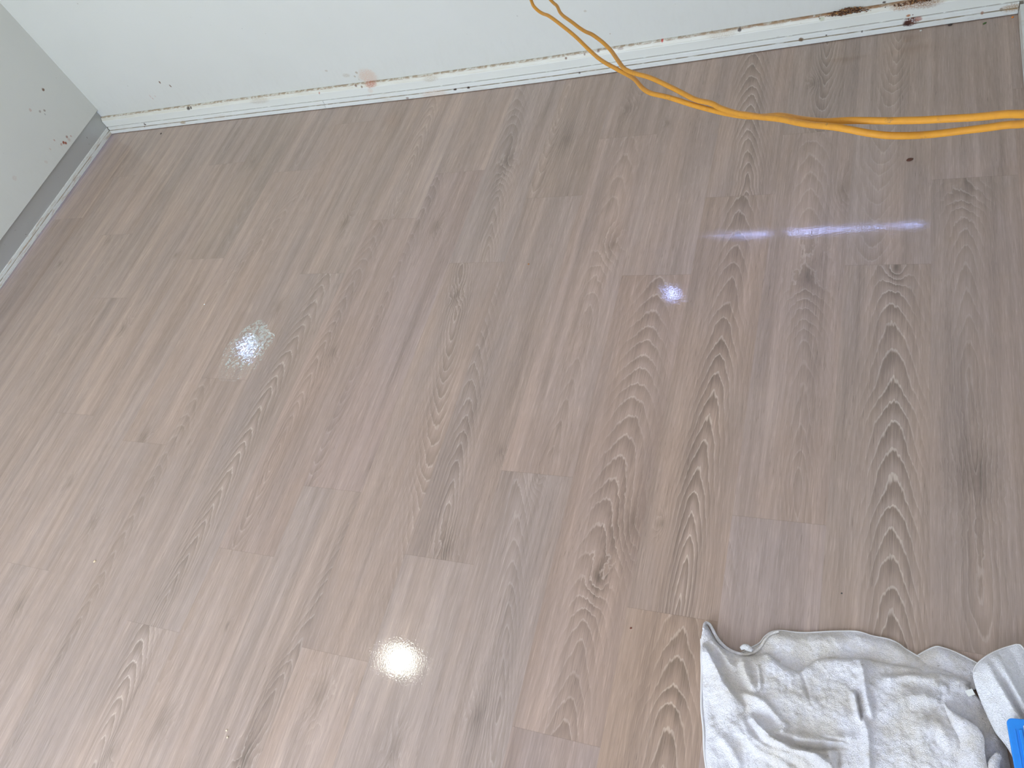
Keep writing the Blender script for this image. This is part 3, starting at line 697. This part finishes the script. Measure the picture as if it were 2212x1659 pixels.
# ------------------------------------------------------------ yellow cords
def mat_cord():
    M = Mat('yellow_cord_rubber'); M.pos()
    n = M.noise(M.gpos, 90, 4, .65); n2 = M.noise(M.gpos, 900, 2, .6)
    col = M.mix(M.ramp(n, .35, .7) * .6, (.56, .255, .026), (.48, .21, .03))
    col = M.mix(M.ramp(M.noise(M.gpos, 38, 4, .75), .60, .68) * M.ramp(n2, .4, .6) * .75, col, (.20, .12, .05))
    return M.out(base=col, rough=.6, spec=.25, normal=M.bump(n2, .08, .0005))
M_CORD = mat_cord()
def cord(P, name, label, hook):
    P = [tuple(p) for p in P]
    # carried on beyond the picture: up over the back wall's side and off to the right wall
    a = np.array(P[0]); b_ = np.array(P[-1])
    pre = [(hook[0], hook[1], 1.75), (hook[0] + .02, hook[1] - .03, 1.1), (a[0] + .03, a[1] + .02, a[2] + .42), (a[0] + .01, a[1] + .02, a[2] + .12)]
    pre[0] = (hook[0], bow(hook[0]) + WY - .004, 1.75)
    post = [tuple(b_ + np.array([.06, -.09, .08])), tuple(b_ + np.array([.12, -.22, .24])), (ROOM_X1 - .004, b_[1] - .30, b_[2] + .50)]
    C = catmull(pre + P + post, 10)
    for k in range(1, len(C) - 1):       # slight handling kinks
        C[k] += np.array([mnoise.noise(Vector((k * .11, 3.3, hook[0] * 9))), 0, mnoise.noise(Vector((k * .11, 8.1, hook[0] * 9)))]) * .0008
    vs, fs = tube(C, .00425, 14)
    return tag(link(name, mesh_from(vs, fs, True), M_CORD), label, 'cord', 'yellow extension cords hanging across the room')
cord(CA, 'extension_cord', 'yellow extension cord, the farther left of two at the top edge, upper one at right', (2.12, 0))
cord(CB, 'extension_cord', 'yellow extension cord, right of the two at the top edge, sagging lower at right', (2.24, 0))

# ------------------------------------------------------------ towels
def mat_towel(name, base, dirty, dirt_amt):
    M = Mat(name); x, y, z = M.pos()
    n = M.noise(M.gpos, 9, 4, .65); n2 = M.noise(M.gpos, 26, 4, .7)
    col = M.mix(M.ramp(n, .38, .66) * dirt_amt, base, dirty)
    col = M.mix(M.ramp(n2, .55, .72) * dirt_amt * .6, col, tuple(v * .82 for v in dirty))
    sp = M.noise(M.gpos, 150, 1, .5)
    col = M.mix(M.ramp(sp, .79, .82) * .6, col, (.22, .17, .11))
    loops = M.noise(M.comb(x * 1.0, y * 1.0, z * 1.0), 520, 2, .6, .6)
    l2 = M.noise(M.gpos, 210, 3, .6, .8)
    h = loops * 1.0 + l2 * .45
    col = M.scale(col, .98 + (loops - .5) * .40 + (l2 - .5) * .30)
    return M, M.out(base=col, rough=.95, spec=.1, sheen=.25, sheenr=.5, normal=M.bump(h, 1.0, .0032))
_, M_TOW = mat_towel('grubby_terry', (.92, .90, .93), (.76, .69, .58), .7)
_, M_TOW2 = mat_towel('white_terry', (.94, .935, .96), (.74, .69, .60), .4)
M_HEM = mat_plain('towel_hem', (.72, .70, .68), .9)

def noise2(x, y, s, seed=0.0):
    return mnoise.noise(Vector((x * s, y * s, seed)))

RID = [(np.array(resample(catmull(P, 6), 60)), h, wl, wr) for (P, h, wl, wr) in TOW['ridges']]
def ridge_z(XY, scale=1.0):
    z = np.zeros(len(XY))
    for (P, h, wl, wr) in RID:
        box = (XY[:, 0] > P[:, 0].min() - .05) & (XY[:, 0] < P[:, 0].max() + .05) & (XY[:, 1] > P[:, 1].min() - .05) & (XY[:, 1] < P[:, 1].max() + .05)
        idx = np.where(box)[0]
        if not len(idx): continue
        Q = XY[idx]
        d2 = ((Q[:, None, :] - P[None]) ** 2).sum(2)
        j = d2.argmin(1); d = np.sqrt(d2[np.arange(len(Q)), j])
        T = np.gradient(P, axis=0)[j]
        side = T[:, 0] * (Q[:, 1] - P[j, 1]) - T[:, 1] * (Q[:, 0] - P[j, 0])
        w_ = np.where(side > 0, wl, wr)
        s = j / 59.0
        taper = np.clip(np.minimum(s, 1 - s) * 5, .0, 1) ** .7
        end = (j == 0) | (j == 59)
        wz = np.exp(-(d / w_) ** 2) * taper
        wz[end] *= .0
        z[idx] += h * wz
    return z * scale

def sheet(top, bot, nu, nv, zbase, edge=.010, curl=None, waves=.004, seed=0.0, ridges=1.0, left=None, right=None, ef=.25, lift=None):
    A = resample(catmull(top, 8), nu); B = resample(catmull(bot, 8), nu)
    if left is not None:
        Lc = resample(catmull(left, 8), nv); Rc = resample(catmull(right, 8), nv)
    XY = np.zeros((nv, nu, 2))
    for j in range(nv):
        t = j / (nv - 1)
        row = A * (1 - t) + B * t
        if left is not None:
            s = np.linspace(0, 1, nu)[:, None]
            bl = A[0] * (1 - t) + B[0] * t; br_ = A[-1] * (1 - t) + B[-1] * t
            row = row + (Lc[j] - bl) * (1 - s) + (Rc[j] - br_) * s
        XY[j] = row
    F_ = XY.reshape(-1, 2)
    d_top = np.linalg.norm(XY - XY[0][None], axis=2)
    d_l = np.linalg.norm(XY - XY[:, :1], axis=2); d_r = np.linalg.norm(XY - XY[:, -1:], axis=2)
    dd = np.minimum(np.minimum(d_top, d_l), d_r).ravel()
    z = np.full(len(F_), zbase)
    z = z * (1 - (1 - ef) * np.exp(-(dd / edge) ** 1.5))
    if ridges: z += ridge_z(F_, ridges) * (1 - np.exp(-(dd / .004) ** 2) * .3)
    wv = np.array([noise2(p[0], p[1], 17, seed) * 1.0 + noise2(p[0], p[1], 40, seed + 5) * .5 + noise2(p[0], p[1], 95, seed + 7) * .30 + noise2(p[0], p[1], 210, seed + 8) * .10 for p in F_])
    z += wv * waves * (1 - .7 * np.exp(-(dd / .01) ** 2))
    if lift is not None: z += lift(F_, XY, dd)
    z = np.maximum(z, .0030)
    vs = np.c_[F_, z]
    fs = []
    for j in range(nv - 1):
        for i in range(nu - 1):
            a = j * nu + i
            fs.append((a, a + nu, a + nu + 1, a + 1))
    return vs, fs, nu, nv

def thick(parts, thickness):
    """join sheets into one mesh and give the cloth thickness downwards"""
    V_, F_ = [], []
    for (vs, fs, nu, nv) in parts:
        n0 = sum(len(v) for v in V_); 
        vb = vs.copy(); vb[:, 2] = np.maximum(vs[:, 2] - thickness, .0006)
        n = len(vs)
        V_.append(np.r_[vs, vb])
        F_ += [tuple(q + n0 for q in f) for f in fs]
        F_ += [tuple(q + n0 + n for q in f[::-1]) for f in fs]
        ring = [i for i in range(nu)] + [j * nu + nu - 1 for j in range(1, nv)] + [(nv - 1) * nu + i for i in range(nu - 2, -1, -1)] + [j * nu for j in range(nv - 2, 0, -1)]
        for a, b2 in zip(ring, ring[1:] + ring[:1]): F_.append((a + n0, b2 + n0, b2 + n0 + n, a + n0 + n))
    return mesh_from(np.concatenate(V_), F_, True)

def hem_tube(path, zf, r, flat=.6, seg=8):
    P = resample(catmull(path, 10), 160)
    zz = zf(P)
    vs, fs = tube(np.c_[P, zz], r, seg)
    return vs, fs

# the large grubby towel
back = sheet(TOW['back_top'], TOW['back_bot'], 240, 60, .014, edge=.010, waves=.006, seed=2.0, ridges=0)
tri = sheet(TOW['tri_top'], TOW['tri_bot'], 90, 40, .012, edge=.008, waves=.004, seed=4.0, ridges=0)
def main_lift(F_, XY, dd):
    x0 = TOW['main_top'][0][0]
    z = np.zeros(len(F_))
    # general swell of the heap
    z += .010 * np.exp(-(((F_[:, 0] - 3.24) / .12) ** 2 + ((F_[:, 1] + 1.99) / .08) ** 2))
    z += .008 * np.exp(-(((F_[:, 0] - 3.45) / .05) ** 2 + ((F_[:, 1] + 1.98) / .07) ** 2))
    z -= .012 * np.exp(-(((F_[:, 0] - 3.060) / .020) ** 2 + ((F_[:, 1] + 2.02) / .10) ** 2))
    return z
main = sheet(TOW['main_top'], TOW['main_bot'], 400, 260, .024, edge=.007, waves=.0075, seed=1.0, ridges=1.35, left=TOW['main_left'], right=TOW['main_right'], lift=main_lift)
flap_top = resample(catmull(TOW['flap_in'], 8), 60); flap_bot = resample(catmull(TOW['flap_edge'], 8), 60)
def flap_lift(F_, XY, dd):
    nv, nu = XY.shape[:2]
    t = np.repeat(np.linspace(0, 1, nv), nu)
    s = np.tile(np.linspace(0, 1, nu), nv)
    return (.014 * np.sin(np.pi * np.clip(t, 0, 1) * .85) + .012 * t) * np.clip(s * 4, 0, 1)
flap = sheet(flap_top, flap_bot, 140, 60, .030, edge=.001, waves=.003, seed=6.0, ridges=0, lift=flap_lift)
towel = link('towel', thick([back, tri, main, flap], .0035), M_TOW)
tag(towel, 'large grubby white terry towel spread and creased on the floor', 'towel')
def interp_sheet(sh, off=0.0):
    vs = sh[0]
    def zf(P):
        out = []
        for p in P:
            k = ((vs[:, :2] - p[:2]) ** 2).sum(1).argmin(); out.append(vs[k, 2] + off)
        out = np.array(out); ker = np.ones(7) / 7
        return np.convolve(np.pad(out, 3, mode='edge'), ker, mode='valid')
    return zf
V_, F_ = [], []
for path, zf, r in ((TOW['main_top'][2:], interp_sheet(main, .0010), .0014), (TOW['main_left'], interp_sheet(main, .0005), .0022), (TOW['back_top'], interp_sheet(back, .0008), .0013), (TOW['tri_top'], interp_sheet(tri, .0008), .0012)):
    vs, fs = hem_tube(path, zf, r)
    n0 = len(V_); V_ += list(vs); F_ += [tuple(q + n0 for q in f) for f in fs]
link('hem', mesh_from(V_, F_, True), M_HEM, towel)
# rolled corner at the upper left and the small knotted tuft on the edge
rc = catmull(TOW['roll'], 10)
zr = np.maximum(interp_sheet(main, .003)(rc), interp_sheet(back, .002)(rc)) + .002
for k_, (off, rad, nm) in enumerate(((0, .0036, 'rolled_corner'),)):
    vs, fs = tube(np.c_[rc, zr], rad, 12, lambda t: .55 + .55 * math.sin(min(1, t * 2.2 + .15) * 3.1 * .5) - .45 * t)
    link(nm, mesh_from(list(vs), [tuple(f) for f in fs], True), M_TOW, towel)
tc = catmull([(3.120, -1.889), (3.127, -1.884), (3.135, -1.886), (3.142, -1.889)], 8)
vs, fs = tube(np.c_[tc, np.full(len(tc), .021)], .0052, 12, lambda t: .6 + .55 * math.sin(t * 3.1))
V_, F_ = list(vs), [tuple(f) for f in fs]
link('tuft', mesh_from(V_, F_, True), M_TOW2, towel)
# small sewn label tab
bm = bmesh.new(); box_bm(bm, -.006, .006, -.005, .005, 0, .0009)
tb = link('care_tag', bm_mesh(bm), mat_plain('care_tag_cloth', (.78, .78, .72), .8), towel)
tb.location = (3.5095, -1.8985, .032); tb.rotation_euler = (.1, -.12, .5)

# the whiter towel lying over it at the right
def hand_lift(F_, XY, dd):
    nv, nu = XY.shape[:2]
    s = np.tile(np.linspace(0, 1, nu), nv); t = np.repeat(np.linspace(0, 1, nv), nu)
    z = .016 * np.sin(np.pi * np.clip(s * 1.25, 0, 1)) * (1 - np.exp(-dd / .01))
    z += .010 * np.exp(-((s - .28 - .25 * t) / .07) ** 2) * np.clip(t * 4, 0, 1)
    z += .009 * np.exp(-((s - .52 - .15 * t) / .06) ** 2) * np.clip(t * 3, 0, 1)
    z -= .010 * np.exp(-((s - .40 - .2 * t) / .05) ** 2) * np.clip(t * 3, 0, 1)
    return z
lt = [tuple(p) for p in TOW['hand_left']]
rt = [tuple(p) for p in TOW['hand_right']]
hand = sheet(TOW['hand_topmid'], [lt[-1], ((lt[-1][0] + rt[-1][0]) / 2, (lt[-1][1] + rt[-1][1]) / 2), rt[-1]], 110, 170, .050, edge=.010, waves=.004, seed=9.0, ridges=0, left=lt, right=rt, lift=hand_lift, ef=.90)
t2 = link('towel', thick([hand], .005), M_TOW2)
tag(t2, 'smaller fluffy white towel bunched at the right edge under the blue plastic piece', 'towel')
V_, F_ = [], []
for path, r in ((TOW['hand_topmid'], .0012), (rt, .0012)):
    vs, fs = hem_tube(path, interp_sheet(hand, .0015), r)
    n0 = len(V_); V_ += list(vs); F_ += [tuple(q + n0 for q in f) for f in fs]
link('hem', mesh_from(V_, F_, True), M_HEM, t2)

# bunched part of the big towel between them at the lower right
def rag_lift(F_, XY, dd):
    return np.array([.012 * mnoise.noise(Vector((p[0] * 60, p[1] * 45, 1.7))) for p in F_])
rag = sheet([(3.505, -1.965), (3.525, -1.962), (3.545, -1.970)], [(3.512, -2.09), (3.53, -2.09), (3.575, -2.09)], 70, 70, .030, edge=.012, waves=.008, seed=12.0, ridges=0, lift=rag_lift, ef=.2)
t3 = link('bunched_fold', thick([rag], .004), M_TOW, towel)
rl = catmull([(3.548, -1.992), (3.540, -2.012), (3.541, -2.040), (3.548, -2.075)], 12)
vs, fs = tube(np.c_[rl, np.full(len(rl), .043)], .009, 16, lambda t: min(1, .55 + t * 1.5))
link('rolled_edge', mesh_from(list(vs), [tuple(f) for f in fs], True), M_TOW, t3)

# ------------------------------------------------------------ blue plastic tool
def rounded_outline(w_, h_, r, n=10):
    pts = []
    for cx_, cy_, a0 in ((w_ - r, h_ - r, 0), (r, h_ - r, 90), (r, r, 180), (w_ - r, r, 270)):
        for k in range(n + 1):
            a = math.radians(a0 + 90 * k / n); pts.append((cx_ + r * math.cos(a), cy_ + r * math.sin(a)))
    return pts
def plate(outline, z0, z1, bevel):
    bm = bmesh.new()
    vb = [bm.verts.new((p[0], p[1], z0)) for p in outline]
    fb = bm.faces.new(vb)
    ex = bmesh.ops.extrude_face_region(bm, geom=[fb])
    bmesh.ops.translate(bm, verts=[v for v in ex['geom'] if isinstance(v, bmesh.types.BMVert)], vec=(0, 0, z1 - z0))
    bmesh.ops.bevel(bm, geom=[e for e in bm.edges if abs(e.verts[0].co.z - e.verts[1].co.z) < 1e-6], offset=bevel, segments=3, profile=.5, affect='EDGES')
    return bm_mesh(bm)
M_BLUE = mat_plain('blue_plastic', (.018, .26, .80), .28, spec=.5)
tool = bpy.data.objects.new('plastic_tool', None); tool.location = (3.5545, -1.9415, .078); tool.rotation_euler = (0, 0, math.radians(7)); COL.objects.link(tool)
tag(tool, 'bright blue plastic piece with a rounded corner lying on the white towel', 'plastic tool')
link('tool_body', plate([(px_, py_ - .20) for px_, py_ in rounded_outline(.095, .20, .0085)], 0, .007, .0018), M_BLUE, tool)
link('rib', plate([(px_ + .0145, py_ - .175) for px_, py_ in rounded_outline(.0048, .158, .0020, 5)], .0068, .0105, .0010), M_BLUE, tool)
link('rib', plate([(px_ + .0085, py_ - .175) for px_, py_ in rounded_outline(.0022, .158, .0010, 5)], .0068, .0080, .0005), M_BLUE, tool)
link('label_sticker', plate([(px_ + .0222, py_ - .034) for px_, py_ in rounded_outline(.035, .024, .002, 4)], .0069, .0074, .0002), mat_plain('white_sticker', (.85, .85, .88), .4), tool)

# ------------------------------------------------------------ puddle
def build_puddle():
    pts = [(500, 0)]
    cx_, cy_ = 1.482, -1.195
    rng = random.Random(5)
    ol = []
    for k in range(72):
        a = 2 * math.pi * k / 72
        r = (.085 + .03 * max(0, -math.sin(a))) * (1 + .22 * mnoise.noise(Vector((math.cos(a) * 1.4, math.sin(a) * 1.4, 2.2))) + .10 * mnoise.noise(Vector((math.cos(a) * 4, math.sin(a) * 4, 1.2))))
        ol.append((math.cos(a) * r * 1.0, math.sin(a) * r * 1.15))
    vs, fs = [], []
    rings = 26
    for j in range(rings + 1):
        t = j / rings
        for (px_, py_) in ol:
            hh = .0009 * (1 - t ** 6)
            vs.append((cx_ + px_ * t, cy_ + py_ * t, .0004 + hh))
    n = len(ol)
    for j in range(rings):
        for k in range(n):
            a, b2 = j * n + k, j * n + (k + 1) % n
            fs.append((b2, b2 + n, a + n, a) if j else (b2 + n, a + n, a))
    return mesh_from(vs, fs, True)
MP = Mat('water_film'); xx, yy, zz = MP.pos()
wv = MP.noise(MP.gpos, 75, 3, .55, .8)
nrm = MP.bump(wv, .28, .0012)
rx_ = (xx - 1.490) / .075; ry_ = (yy + 1.178) / .085
rr_ = MP.m('SQRT', rx_ * rx_ + ry_ * ry_)
pm = MP.ramp(MP.noise(MP.gpos, 85, 4, .65, .8) - rr_ * .13, .395, .44)
pm2 = MP.ramp(MP.noise(MP.gpos, 160, 3, .6), .40, .62)
gl = MP.node('ShaderNodeBsdfGlossy'); gl.inputs['Roughness'].default_value = .03; gl.inputs['Color'].default_value = (1, 1, 1, 1)
tr = MP.node('ShaderNodeBsdfTransparent'); fr = MP.node('ShaderNodeFresnel'); fr.inputs['IOR'].default_value = 1.33
mx = MP.node('ShaderNodeMixShader')
MP.put(gl.inputs['Normal'], nrm); MP.put(fr.inputs['Normal'], nrm)
MP.put(mx.inputs[0], V(MP, fr.outputs[0]) * (pm * 1.15 + pm2 * .08 + .03)); MP.t.links.new(tr.outputs[0], mx.inputs[1]); MP.t.links.new(gl.outputs[0], mx.inputs[2])
MP.t.links.new(mx.outputs[0], MP.t.nodes['Material Output'].inputs['Surface'])
tag(link('puddle', build_puddle(), MP.mat), 'small clear water spill glinting on the floor left of the middle', 'puddle')

# ------------------------------------------------------------ debris and crumbs
def shard(rng, s, stretch=1.0):
    bm = bmesh.new(); bmesh.ops.create_icosphere(bm, subdivisions=1, radius=s)
    for v in bm.verts:
        v.co.x *= stretch; v.co.z *= .55
        v.co *= 1 + rng.uniform(-.28, .28)
    return bm
M_RUST = mat_plain('rust_brown_debris', (.20, .085, .035), .9); M_DK = mat_plain('dark_debris', (.07, .035, .02), .9); M_TAN = mat_plain('tan_debris', (.50, .27, .10), .9)
def heap(p0, p1, n, seed, name, label, spread):
    rng = random.Random(seed)
    bm = bmesh.new(); mats = []
    for k in range(n):
        t = min(.98, max(.02, rng.gauss(.58, .16)))
        w_ = spread * math.exp(-((t - .6) / .28) ** 2)
        xx_ = p0[0] + (p1[0] - p0[0]) * t
        s = rng.uniform(.0006, .0020)
        b1 = shard(rng, s, rng.uniform(1, 2.8))
        zc = .080 + rng.uniform(-.004, .9 * w_) ; yc = bow(xx_) + .0195 + rng.uniform(-.008, .006) - max(0, (.081 - zc)) * .5
        M4 = Matrix.Translation((xx_, yc, zc + .001)) @ Matrix.Rotation(rng.uniform(-.6, .6), 4, 'Y') @ Matrix.Rotation(rng.uniform(-.8, .8), 4, 'Z')
        b1.transform(M4)
        me_ = bpy.data.meshes.new('t'); b1.to_mesh(me_); b1.free()
        nf0 = len(bm.faces); bm.from_mesh(me_); bpy.data.meshes.remove(me_)
        bm.faces.ensure_lookup_table()
        mi = rng.choice((0, 0, 0, 1, 1, 2))
        for f in bm.faces[nf0:]: f.material_index = mi
    me = bm_mesh(bm)
    o = link(name, me); 
    for mm in (M_RUST, M_DK, M_TAN): me.materials.append(mm)
    return tag(o, label, 'debris', kind='stuff')
heap((3.128, 0, 0), (3.285, 0, 0), 700, 1, 'rust_debris', 'thick clump of brown rusty crumbs on the skirting ledge', .011)
heap((3.30, 0, 0), (3.47, 0, 0), 260, 2, 'rust_debris', 'thin brown crumb line on the skirting near the right corner', .004)

CR = [((.10, .035, .02), 1.9, 'dark brown seed husk on the floor below the yellow cords', 'husk'),
      ((.75, .22, .02), 1.3, 'orange crumb in the far right floor corner', 'crumb'),
      ((.07, .13, .03), 2.0, 'tiny green leaf scrap on the floor near the far right corner', 'leaf scrap'),
      ((.16, .03, .015), 1.2, 'dark red-brown speck on the floor left of the towel', 'crumb'),
      ((.05, .05, .04), 1.2, 'tiny dark speck on the floor above the towel', 'crumb'),
      ((.72, .58, .38), 1.3, 'cream flake on the floor at far left', 'flake'),
      ((.72, .60, .42), 1.2, 'upper of two cream flakes on the floor at the bottom', 'flake'),
      ((.72, .60, .42), 1.2, 'lower of two cream flakes on the floor at the bottom', 'flake'),
      ((.85, .84, .80), 1.1, 'white speck on the floor above the water spill', 'crumb'),
      ((.50, .20, .05), 1.1, 'tiny orange-brown speck near the middle of the floor', 'crumb'),
      ((.05, .035, .03), 1.6, 'dark lump under the back floor strip', 'crumb'),
      ((.06, .04, .03), 1.2, 'dark speck on the floor near the left corner', 'crumb'),
      ((.62, .60, .55), 1.2, 'pale paint flake on the floor under the rusty patch', 'flake')]
NM = {'husk': 'seed_husk', 'leaf scrap': 'leaf_scrap', 'crumb': 'crumb', 'flake': 'flake'}
rng = random.Random(21)
for (pos, s), (cc, st, lab, cat) in zip(CRUMB, CR):
    if cat == 'crumb' and lab.startswith('dark lump'): pos = (pos[0], bow(pos[0]) - .004)
    elif pos[1] > bow(pos[0]) - s * 1.6 - .002: pos = (pos[0], bow(pos[0]) - s * 1.6 - .002)
    bm = bmesh.new(); bmesh.ops.create_icosphere(bm, subdivisions=2, radius=s * .55)
    for v in bm.verts:
        v.co.x *= st; v.co.z *= .45
        v.co *= 1 + .22 * mnoise.noise(v.co * (900 * .005 / s) + Vector((s * 999, 0, 0)))
    zmin = min(v.co.z for v in bm.verts)
    o = link(NM[cat], bm_mesh(bm, True), mat_plain('crumb_' + cat.replace(' ', '_'), cc, .8))
    o.location = (pos[0], pos[1], -zmin + .0001); o.rotation_euler = (0, 0, rng.uniform(.2, .9))
    tag(o, lab, cat)
